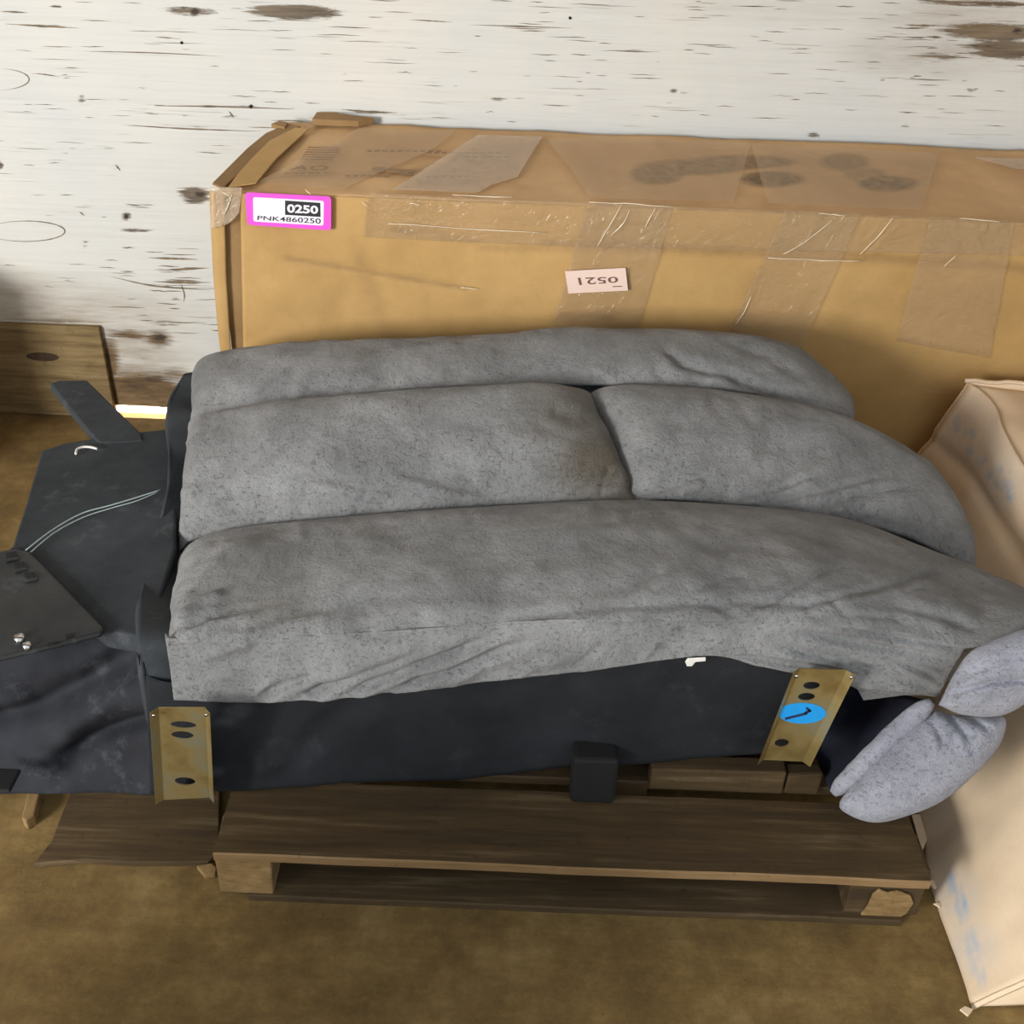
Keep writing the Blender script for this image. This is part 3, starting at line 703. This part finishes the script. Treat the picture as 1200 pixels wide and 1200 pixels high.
cushion('rear_cushion', Rr, Fr_, .035, .05, .05, fold([(775, 408), (800, 428), (850, 440), (935, 472)], .010, 6)+fold([(840, 398), (900, 420), (960, 455)], .005, 7)+[([(230, 478), (330, 466), (460, 450)], -.009, 12), ([(560, 440), (720, 436)], -.006, 16)]
        +gathers([(225, 488), (330, 468), (460, 455)], 10, 26, .004, 5, (-20, -70), 3)+gathers([(700, 446), (850, 456), (980, 480)], 8, 30, .004, 5, (-150, -110), 4), seed=1, shade_smear=[(420, 412, 40, 10, .3)])
Rm = [(218, 489, YM), (240, 484, YM), (330, 470, YM), (420, 461, YM), (500, 455, YM), (600, 450, YM), (694, 450, YM)]
Fm = [(207, 640, YF+.02), (260, 622, YF+.03), (400, 606, YF+.03), (500, 598, YF+.03), (600, 592, YF+.03), (700, 587, YF+.03), (747, 580, YF+.03)]
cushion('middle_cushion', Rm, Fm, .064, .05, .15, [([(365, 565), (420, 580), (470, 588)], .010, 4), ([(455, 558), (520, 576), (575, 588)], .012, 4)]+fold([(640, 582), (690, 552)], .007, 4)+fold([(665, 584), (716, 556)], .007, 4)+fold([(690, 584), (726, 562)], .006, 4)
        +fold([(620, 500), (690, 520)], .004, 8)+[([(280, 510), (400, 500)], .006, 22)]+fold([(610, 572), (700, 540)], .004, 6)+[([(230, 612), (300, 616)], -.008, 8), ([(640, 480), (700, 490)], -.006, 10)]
        +gathers([(215, 632), (300, 612), (420, 604), (600, 592), (735, 580)], 16, 34, .005, 4, (-20, -75), 5)+gathers([(212, 500), (208, 570), (208, 630)], 6, 26, .004, 4, (-30, 30), 8), seed=2, shade_smear=[(680, 485, 75, 50, .7), (700, 540, 60, 55, 1.), (742, 565, 24, 34, 1.)])  # brown patch at the right end is self-shadow painted into the suede
Rm2 = [(690, 452, YM+.015), (720, 450, YM), (780, 452, YM), (850, 458, YM), (950, 475, YM-.02), (1030, 505, YM-.05), (1090, 545, YM-.10), (1126, 592, YM-.18), (1143, 642, YM-.28)]
Fm2 = [(742, 584, YF+.04), (800, 586, YF+.03), (900, 595, YF+.03), (1000, 611, YF+.02), (1060, 627, YF), (1100, 645, YF-.02), (1142, 668, YF-.06)]
cushion('middle_cushion', Rm2, Fm2, .045, .10, .04, fold([(745, 582), (780, 572), (830, 556)], .007, 5)+fold([(850, 588), (910, 574), (965, 552)], .008, 4)+fold([(885, 592), (960, 578), (1040, 556)], .007, 4)+fold([(930, 598), (1010, 580), (1070, 570)], .005, 5)
        +[([(800, 500), (900, 520)], .008, 26), ([(860, 515), (980, 530)], -.005, 14)]+gathers([(760, 584), (900, 594), (1000, 610), (1100, 645)], 14, 36, .005, 4, (-20, -60), 6), seed=3)
Rf = [(207, 646, YF), (225, 634, YF), (270, 620, YF), (400, 606, YF), (500, 598, YF), (600, 592, YF), (735, 586, YF), (900, 595, YF), (1000, 610, YF-.01), (1080, 640, YF-.04), (1140, 664, YF-.08), (1200, 697, YF-.16), (1222, 714, YF-.22)]
Ff = [(194, 742, YS), (215, 752, YS), (330, 752, YS), (450, 746, YS), (560, 738, YS), (700, 730, YS), (850, 728, YS), (950, 732, YS), (1050, 742, YS), (1110, 756, YS), (1145, 758, YS), (1200, 738, YS+.02), (1222, 734, YS+.04)]
cushion('front_cushion', Rf, Ff, .045, .06, .05, fold([(865, 722), (930, 692), (995, 655)], .006, 4)+fold([(935, 712), (1030, 690), (1120, 664)], .006, 4)+fold([(730, 692), (800, 662), (850, 632)], .005, 7)+fold([(790, 705), (880, 665)], .004, 6)
        +[([(205, 732), (235, 706), (265, 695)], .012, 5), ([(208, 724), (225, 690), (262, 655), (320, 625)], .008, 12), ([(330, 742), (480, 716), (620, 712)], .006, 12)]+fold([(205, 738), (250, 722), (300, 712)], .007, 5)+fold([(255, 742), (320, 728), (400, 706)], .005, 6)+fold([(210, 670), (260, 645)], .005, 6)
        +fold([(560, 728), (700, 712), (860, 706), (1000, 708)], .005, 6)+fold([(1040, 708), (1110, 725), (1150, 740)], .004, 5)+[([(1060, 700), (1150, 720)], .008, 12)]+fold([(980, 720), (1060, 726)], .003, 4)
        +gathers([(200, 742), (240, 748), (330, 748), (500, 738)], 14, 40, .005, 4, (-15, -60), 7)+gathers([(850, 722), (1000, 730), (1120, 750)], 7, 40, .003, 4, (-160, -130), 9)+gathers([(210, 640), (300, 616), (500, 600), (760, 590)], 8, 26, .003, 5, (40, 100), 2),
        front=.035, seed=4, fold=.05, nv=80, shade_smear=[(320, 715, 60, 20, .35), (700, 705, 60, 14, .15)])
# side panel of suede below the front cushion
St = [(193, 744, YS+.006), (215, 750, YS+.006), (330, 746, YS+.006), (450, 740, YS+.006), (560, 732, YS+.006), (700, 724, YS+.006), (850, 724, YS+.012), (950, 726, YS+.012), (1050, 736, YS+.012), (1110, 750, YS+.012), (1134, 754, YS+.012)]
Sb = [(204, 820, YS-.01), (260, 823, YS-.012), (330, 822, YS-.015), (450, 812, YS-.012), (560, 800, YS-.012), (700, 785, YS-.012), (815, 769, YS-.012), (860, 772, YS-.012), (930, 789, YS-.012), (1000, 804, YS-.012), (1060, 812, YS-.01), (1099, 818, YS)]
G = lerp_grid(curveY(St, 260), curveY(Sb, 260), 40)
G = crease(G, fold([(345, 818), (420, 792), (500, 762)], .014, 6)+fold([(395, 814), (480, 782), (570, 750)], .019, 6)+fold([(450, 808), (530, 782), (620, 752)], .014, 6)+fold([(300, 818), (370, 790)], .006, 5)+[([(230, 772), (270, 760), (300, 752)], .008, 6), ([(200, 758), (260, 765)], -.004, 6)]
           +fold([(930, 738), (1030, 758), (1115, 770)], .009, 5)+fold([(900, 752), (1010, 782), (1090, 804)], .009, 5)+fold([(1000, 738), (1070, 750), (1128, 762)], .008, 4)+fold([(850, 768), (960, 782), (1060, 802)], .008, 4)+fold([(1050, 775), (1100, 795)], .008, 3)
           +gathers([(230, 818), (420, 814), (620, 792), (800, 770)], 12, 40, .005, 5, (-20, -50), 11))
G = nz(G, 7, .006, 3)
sheet('side_panel', G, .006, SUEDE, sx)
P_ = [(955, 785), (1015, 795), (1097, 815), (1060, 815), (1012, 821), (1005, 808)]
prism('hem_corner', [atY(x, y, YS+.004) for x, y in P_], (0, .004, 0), SUEDE, sx, .001)
# black bottom cloth and frame under it
Bt = [(170, 790, YS+.02), (205, 800, YS+.012), (330, 800, YS+.01), (450, 790, YS+.008), (560, 778, YS+.008), (700, 763, YS+.008), (815, 750, YS+.008), (900, 765, YS+.008), (1000, 785, YS+.03)]
Bb = [(176, 930, YZ(176, 930)), (250, 926, YZ(250, 926)), (330, 924, YZ(330, 924)), (450, 917, YZ(450, 917)), (560, 910, YZ(560, 910)), (700, 899, YS+.004), (815, 889, YS+.008), (900, 882, YS+.012), (952, 880, YS+.03)]
G = lerp_grid(curveY(Bt, 120), curveY(Bb, 120), 26)
G = crease(G, [([(270, 830), (300, 880), (320, 910)], .010, 14), ([(420, 815), (370, 860), (330, 915)], -.010, 12), ([(460, 815), (420, 860)], .007, 12), ([(880, 800), (930, 812)], -.005, 6)])
G = nz(G, 5, .008, 6)
PALX = float(atZ(250, 998, .125)[0])
def over_pallet(G): G[..., 2] = np.where(G[..., 0] > PALX-.02, np.maximum(G[..., 2], PZ+.0095), G[..., 2]); return G
G = over_pallet(G)
sheet('bottom_cloth', G, .005, BLACK, sx)
fb = curveY([(190, 920, YS+.02), (560, 900, YS+.02), (960, 878, YS+.03)], 20)
S = []
for q in fb:
    x, y, z = q; z = max(z, PZ+.004)
    S.append([(x, y+.02, z+.012), (x, y+.02, .40), (x, 2.0, .42), (x, 2.50, .48), (x, 2.56, .2), (x, 2.4, PZ+.012)])
loft('inner_frame', np.array(S), BLACK, sx, False)
# black fabric end at the left
E1 = [(236, 436, YR), (231, 468, YR-.10), (227, 494, YM+.04), (222, 570, 2.24), (217, 642, YF+.04), (209, 700, 1.84), (205, 745, YS+.05), (206, 785, YS+.035), (212, 830, YS+.02)]
E0 = [(216, 438, YR), (197, 468, YR-.12), (195, 505, YM), (196, 570, 2.2), (178, 642, YF), (163, 700, 1.80), (160, 745, YS+.04), (166, 785, YS+.02), (196, 832, YS+.01)]
G = lerp_grid(curveY(E1, 60), curveY(E0, 60), 10)
A = curveY(E0, 60); low = A.copy(); low[:, 2] = np.minimum(low[:, 2], .40)*0+np.linspace(.30, .2, 60); low[:, 0] -= .0
G = np.concatenate([G, lerp_grid(A, low, 6)[:, 1:]], 1)
G = nz(G, 6, .006, 8)
sheet('end_cloth', G, .006, BLACKD, sx)
# low black board sticking out on the left
ZBD = .44
pts = [(48, 528), (75, 519), (112, 513), (160, 506), (200, 502), (206, 570), (206, 640), (188, 700), (166, 746), (122, 738), (60, 690), (-10, 660), (14, 640), (30, 590)]
n = len(pts)
bd = prism('arm_board', [atZ(x, y, ZBD) for x, y in pts], (0, 0, -.05), BLACKD, sx, .006)
# loose dust cloth hanging from it
Dt = [(-60, 786, 1.66), (0, 768, 1.70), (60, 756, 1.73), (122, 742, 1.75), (160, 744, 1.74), (180, 780, 1.68), (198, 832, YS+.01)]
Db = [(-60, 935, 1.60), (0, 932, 1.60), (60, 930, 1.60), (110, 930, 1.605), (150, 931, 1.61), (175, 932, YS+.01), (190, 932, YS+.02)]
G = lerp_grid(curveY(Dt, 70), curveY(Db, 70), 40)
G = crease(G, [([(165, 750), (110, 795), (40, 832), (-40, 850)], -.034, 13), ([(185, 795), (130, 822), (60, 866)], .036, 20), ([(178, 838), (120, 858), (60, 892)], -.030, 9), ([(0, 790), (90, 775), (150, 755)], .016, 18), ([(180, 835), (120, 860), (60, 900)], -.024, 14), ([(-40, 830), (40, 815)], .014, 14), ([(100, 870), (60, 920)], -.01, 10)])
G = nz(G, 8, .008, 2)
sheet('dust_cloth', G, .004, DRAPE, sx)
# black strut sticking out towards the wall
pts = [(58, 449), (70, 445), (102, 445), (166, 508), (168, 516), (118, 519), (112, 515)]
prism('strut', [atZ(x, y, ZBD+.004) for x, y in pts], (0, 0, -.03), BLACKD, sx, .005)
# plastic mechanism cover with slots
pts = [(-60, 660), (-5, 646), (18, 642), (34, 646), (48, 659), (122, 735), (119, 741), (56, 757), (0, 770), (-60, 785)]
cv = prism('mechanism_cover', [atZ(x, y, ZBD+.016) for x, y in pts], (0, 0, -.014), PLASTIC, sx, .006)
slotm = RUBBER
for x, y in ((14, 652), (24, 664), (36, 676)):
    q = [(x-8, y-3), (x+4, y-5), (x+9, y+2), (x-3, y+5)]
    prism('slot', [atZ(a, b, ZBD+.0165) for a, b in q], (0, 0, .003), slotm, cv, .001)
    q = [(x-7, y+5), (x+8, y+2), (x+9, y+4), (x-6, y+7)]
    prism('slot_rim', [atZ(a, b, ZBD+.0165) for a, b in q], (0, 0, .004), PLASTIC, cv, .001)
for x, y in ((82, 746), (60, 756)):
    prism('slot', [atZ(a, b, ZBD+.0165) for a, b in [(x-5, y-1.5), (x+5, y-3), (x+5, y), (x-4, y+2)]], (0, 0, .003), slotm, cv)
for x, y, r in ((24, 753, .010), (33, 762, .008)):
    p = atZ(x, y, ZBD+.010)
    tube('bolt', [p, p+np.array([0, 0, .016])], r, CHROME, cv, 10)
# thin wires and the white tie on the board
w1 = [(30, 645), (60, 622), (95, 602), (130, 592), (160, 583), (188, 574)]; w2 = [(36, 647), (64, 624), (98, 606), (132, 595), (160, 587), (186, 576)]
tube('wire', [atZ(x, y, ZBD+.012) for x, y in spline([(a, b, 0) for a, b in w1], 26)[:, :2]], .0015, WIRE, sx, 6)
tube('wire', [atZ(x, y, ZBD+.010) for x, y in spline([(a, b, 0) for a, b in w2], 26)[:, :2]], .0013, WIRE, sx, 6)
tube('cable_tie', [atZ(x, y, ZBD+.008) for x, y in spline([(89, 532, 0), (90, 527, 0), (97, 524, 0), (106, 524, 0), (114, 526, 0)], 16)[:, :2]], .0032, SCRAP, sx, 6)
# feet
def foot(x0, x1, y0, y1, Y, nm='foot'):
    a = atY(x0, y0, Y); b = atY(x1, y1, Y)
    return box(nm, (a[0], Y, max(b[2], PZ+.001)), (b[0], Y+.06, a[2]), RUBBER, sx, .008)
foot(672, 720, 890, 943, 1.545); foot(-30, 26, 925, 972, 1.52)
# steel brackets
def bracket(tl, tr, br, bl, holes, off=.040):
    Y = YS-off
    q = [atY(x, y, Y) for x, y in (bl, br, tr, tl)]
    cu = bpy.data.curves.new('plate', 'CURVE'); cu.dimensions = '2D'; cu.fill_mode = 'BOTH'; cu.extrude = .0012
    o3 = np.array(q[0]); ex = (q[1]-q[0]); wx = np.linalg.norm(ex); ex /= wx
    up_ = ((q[3]-q[0])+(q[2]-q[1]))/2; 
    loc = lambda P: np.array([(P-o3)[0], (P-o3)[2]])
    def spl(ps):
        s = cu.splines.new('POLY'); s.points.add(len(ps)-1)
        for p, c in zip(s.points, ps): p.co = (c[0], c[1], 0, 1)
        s.use_cyclic_u = True
    spl([loc(p) for p in q])
    for hx, hy, rx, ry in holes:
        c = loc(atY(hx, hy, Y)); e = []
        k = np.linalg.norm(atY(hx+10, hy, Y)-atY(hx, hy, Y))/10; kv = np.linalg.norm(atY(hx, hy+10, Y)-atY(hx, hy, Y))/10
        for t in np.linspace(0, 2*math.pi, 20, endpoint=False): e.append((c[0]+rx*k*math.cos(t), c[1]+ry*kv*math.sin(t)))
        spl(e)
    t = bpy.data.objects.new('plate', cu); C.objects.link(t); bpy.context.view_layer.update()
    me = bpy.data.meshes.new_from_object(t.evaluated_get(bpy.context.evaluated_depsgraph_get()))
    V = np.array([v.co[:] for v in me.vertices]); F = [list(p.vertices) for p in me.polygons]
    bpy.data.objects.remove(t); bpy.data.curves.remove(cu); bpy.data.meshes.remove(me)
    W = np.stack([o3[0]+V[:, 0], np.full(len(V), Y)+V[:, 2], o3[2]+V[:, 1]], 1)
    br_ = mk('bracket', W, F, ZINC, sx, False); br_['label'] = 'yellow zinc steel bracket'
    fl = np.array([.007, 0, 0])
    for a, b, s in ((q[0], q[3], 1), (q[1], q[2], -1)):
        P = [a, b, b+np.array([-s*.013, -.014, 0]), a+np.array([-s*.013, -.014, 0])]
        prism('flange', P, (s*.0015, .001, 0), ZINC, br_)
    for p in (q[2]+np.array([.006, -.014, -.004]), q[3]+np.array([-.006, -.014, -.006])):
        tube('rivet', [p, p+np.array([0, -.003, 0])], .0035, CHROME, br_, 6)
    return br_, Y
b1, _ = bracket((186, 829), (240, 829), (245, 934), (192, 937), [(215, 849, 15, 4.2), (214, 861, 13, 4.5), (217, 915, 12, 4.5)], .085)
b2, Yk = bracket((936, 783), (992, 785), (940, 892), (894, 890), [(951, 803, 10, 4.5), (945, 816, 10, 4.5), (916, 870, 8.5, 4.5)])
c = (940, 836)
st = prism('round_sticker', [atY(c[0]+28*math.cos(q), c[1]+12*math.sin(q), Yk-.0022) for q in np.linspace(0, 2*math.pi, 32, endpoint=False)], (0, .0008, 0), CYAN, b2); st['label'] = 'round blue numbered sticker'
for a, b in (((920, 842.5), (946, 836)), ((943, 836), (950, 832.5)), ((950, 834), (945, 829.5))):
    A = np.array(a, float); B = np.array(b, float); d = (B-A)/np.linalg.norm(B-A); nn = np.array([-d[1], d[0]])*1.4
    prism('pen_stroke', [atY(*p, Yk-.0028) for p in (A-nn, B-nn, B+nn, A+nn)], (0, .0006, 0), STROKE, st)
# white scrap of tag caught at the hem
sc = prism('tag_scrap', [atY(x, y, YS-.02) for x, y in [(803, 776), (806, 772), (827, 771), (827, 775), (815, 776), (811, 781), (805, 781)]], (0, .003, 0), SCRAP, sx, .0008); sc['label'] = 'small white plastic tag scrap'
# arm pad at the right end
lin_t = [(960, 800, 1.80), (1010, 805, 1.80), (1060, 815, 1.70), (1094, 822, 1.59)]
lin_b = [(942, 888, 1.76), (962, 903, 1.66), (968, 918, 1.58), (976, 932, 1.52)]
G = lerp_grid(curveY(lin_t, 24), curveY(lin_b, 24), 16); G = over_pallet(nz(G, 9, .006, 5))
sheet('lining', G, .004, LINING, sx)
UPV = (-.25, -.75, .6)
o1 = spline([(1100, 826, 0), (1118, 790, 0), (1140, 762, 0), (1180, 744, 0), (1215, 734, 0), (1240, 745, 0), (1240, 790, 0), (1215, 815, 0), (1175, 838, 0), (1130, 838, 0), (1100, 826, 0)], 81)[:-1, :2]
pillow('upper_bolster', [atY(x, y, 1.565-(y-740)*.0006) for x, y in o1], .05, SUEDEB, sx, UPV, creases=fold([(1120, 812), (1160, 800), (1215, 796)], .008, 4)+fold([(1130, 790), (1200, 768)], .005, 5)+[([(1110, 828), (1150, 822)], .008, 4)], rings=26)
o2 = spline([(1096, 832, 0), (1125, 838, 0), (1160, 838, 0), (1178, 842, 0), (1174, 868, 0), (1150, 900, 0), (1105, 938, 0), (1060, 957, 0), (1025, 964, 0), (995, 955, 0), (984, 940, 0), (1014, 905, 0), (1058, 856, 0), (1096, 832, 0)], 97)[:-1, :2]
pillow('lower_bolster', [atY(x, y, 1.55-(y-830)*.0009) for x, y in o2], .05, SUEDEB, sx, UPV, creases=fold([(1112, 838), (1132, 862), (1140, 880)], .009, 4)+fold([(1090, 842), (1105, 870)], .007, 4)+fold([(1140, 842), (1160, 856)], .008, 4)+[([(1040, 920), (1110, 880)], .005, 12)], rings=26)
wt = spline([(976, 930, 0), (1008, 900, 0), (1050, 858, 0), (1092, 822, 0)], 24)[:, :2]
P = np.array([atY(x, y, 1.54-(y-830)*.0007) for x, y in wt]); S = []
for i in range(len(P)):
    t = P[min(i+1, len(P)-1)]-P[max(i-1, 0)]; t /= np.linalg.norm(t); a = np.cross(t, (0, -.8, .6)); a /= np.linalg.norm(a); b = np.cross(t, a)
    e = math.sqrt(max(.15, 1-(2*i/(len(P)-1)-1)**6)); wv = 1+.12*noise.noise(Vector((i*.4, 0, 0)))
    S.append([P[i]+.020*e*wv*a*math.cos(q)+.018*e*b*math.sin(q) for q in np.linspace(0, 2*math.pi, 14, endpoint=False)])
loft('welt', np.array(S), SUEDEB, sx)

# ------------------------------------------------------------------ pale crushed carton on the right
def right_box():
    root = thing('pale_carton', 'pale crushed cardboard box with smeared blue stamps right of the pallet', 'box', (1.5, 1.9, 0))
    ZT = .545
    nu, nv = 70, 60
    top = spline([tuple(atZ(x, y, ZT)) for x, y in [(1136, 449), (1160, 470), (1200, 545)]]+[tuple(atZ(1200, 545, ZT)+np.array([.02, -.7, 0])), tuple(atZ(1200, 545, ZT)+np.array([.03, -1.15, 0]))], nu)
    bot = spline([tuple(atZ(1075, 955, 0)+np.array([.10, 1.04, 0])), tuple(atZ(1075, 955, 0)+np.array([.03, .5, 0])), tuple(atZ(1076, 955, .004)), tuple(atZ(1083, 1015, .004)), tuple(atZ(1098, 1062, .004)), tuple(atZ(1120, 1120, .004)), tuple(atZ(1139, 1182, .004))], nu)
    G = lerp_grid(top, bot, nv)
    G = crease(G, [([(1080, 505), (1140, 560), (1215, 690)], -.014, 8), ([(1120, 480), (1180, 560)], .006, 14), ([(1140, 1120), (1210, 1070)], -.004, 10)])
    G = nz(G, 4, .012, 21); G = nz(G, 18, .002, 3); G[..., 1] = np.minimum(G[..., 1], YB-.05)
    o = sheet('side_panel', G, .006, CARDL, root)
    px = proj(G); f = np.zeros(G.shape[:2])
    rng = np.random.RandomState(3)
    def letters(a, b, n, w_, h_):
        a = np.array(a, float); b = np.array(b, float); d = (b-a)/np.linalg.norm(b-a); e = np.array([-d[1], d[0]]); out = []
        for k in range(n):
            c = a+(b-a)*(k+.5)/n
            for m in range(3): out.append((c+d*rng.uniform(-w_, w_)+e*rng.uniform(-h_, h_), rng.uniform(3.5, 7), rng.uniform(.35, .75)))
        return out
    for c, r, s in letters((1120, 488), (1188, 590), 7, 4, 10)+letters((1116, 1020), (1152, 1150), 8, 4, 7):
        d = np.linalg.norm(px-c, axis=-1)/r; f = np.maximum(f, s*np.clip(1.5-d, 0, 1))
    for c, r, s in (((1140, 520), 40, .22), ((1165, 560), 34, .2), ((1122, 1050), 26, .16), ((1140, 1110), 26, .2)):
        d = np.linalg.norm(px-np.array(c), axis=-1)/r; f = np.maximum(f, s*np.clip(1.6-d, 0, 1))
    at = o.data.attributes.new('smudge', 'FLOAT', 'POINT'); dd = np.zeros(len(o.data.vertices), np.float32); dd[:f.size] = f.reshape(-1); at.data.foreach_set('value', dd)
    # top, front and far sides
    XR = 2.3
    T = np.zeros((nu, 12, 3))
    for j, q in enumerate(np.linspace(0, 1, 12)):
        T[:, j] = G[:, 0]+np.array([0, 0, -.004]); T[:, j, 0] = G[:, 0, 0]*(1-q)+XR*q; T[:, j, 2] -= .03*math.sin(q*math.pi)
    sheet('top_panel', T, .005, CARDL, root)
    fe = G[-1]
    Fg = np.zeros((nv, 12, 3))
    for j, q in enumerate(np.linspace(0, 1, 12)):
        Fg[:, j] = fe; Fg[:, j, 0] = fe[:, 0]*(1-q)+XR*q; Fg[:, j, 1] += .004+.10*q
    sheet('front_panel', Fg, .005, CARDL, root)
    be = G[0]; Bg = np.zeros((nv, 8, 3))
    for j, q in enumerate(np.linspace(0, 1, 8)):
        Bg[:, j] = be+np.array([0, .002, 0]); Bg[:, j, 0] = be[:, 0]*(1-q)+XR*q
    sheet('rear_panel', Bg, .005, CARDL, root)
    # torn rims
    def rim(px_pts, z, r, nm='torn_edge'):
        tube(nm, [atZ(x, y, z)+np.array([0, 0, .002*math.sin(i*2.1)]) for i, (x, y, _) in enumerate(spline([(a, b, 0) for a, b in px_pts], 16))], r, CARDL, root, 6)
    e0 = G[0, 0]; tube('torn_edge', [np.array([e0[0]-.01+q*(.5), e0[1]+.004, e0[2]+.003*math.sin(q*31)+.004]) for q in np.linspace(0, 1, 18)], .006, CARDL, root, 6)
    for pts in ([(1084, 1029), (1094, 1033), (1100, 1040), (1094, 1043)], [(1093, 1060), (1101, 1058), (1102, 1065)], [(1124, 1184), (1130, 1180), (1140, 1184), (1134, 1192)], [(1068, 956), (1078, 955), (1086, 985), (1080, 1000)]):
        prism('torn_tab', [atZ(x, y, .012) for x, y in pts], (0, 0, .004), CARDL, root, .001)
    return root
right_box()
# cartons added out of view to shade the low wall and the floor
def carton(label, x0, x1, y0, y1, h):
    c_ = thing('shade_carton', label, 'box', ((x0+x1)/2, (y0+y1)/2, 0))
    box('carton_body', (x0, y0, 0), (x1, y1, h), CARD, c_, .006, .005)  # body of an added carton out of view
    m = (x0+x1)/2
    for s in (0, 1): box('shade_carton_flap', (x0 if s == 0 else m+.003, y0, h+.002), (m-.003 if s == 0 else x1, y1, h+.006), CARD, c_, .001)
carton('added cardboard box out of view at left that shades the low wall', -2.45, -1.80, 2.78, YWALL-.04, .60)
carton('added tall cardboard box out of view that shades the floor and pallet', -1.55, -.98, .05, .42, .86)
bpy.context.view_layer.update()
print('YW', YW, 'zf', ZF, 'zb', ZB, 'pallet front', YPF)
for nm, (x, y, Y) in dict(rear=(600, 390, YR), mid=(600, 452, YM), front=(600, 592, YF), seam=(600, 735, YS), bottom=(600, 905, YS)).items(): print(nm, atY(x, y, Y))
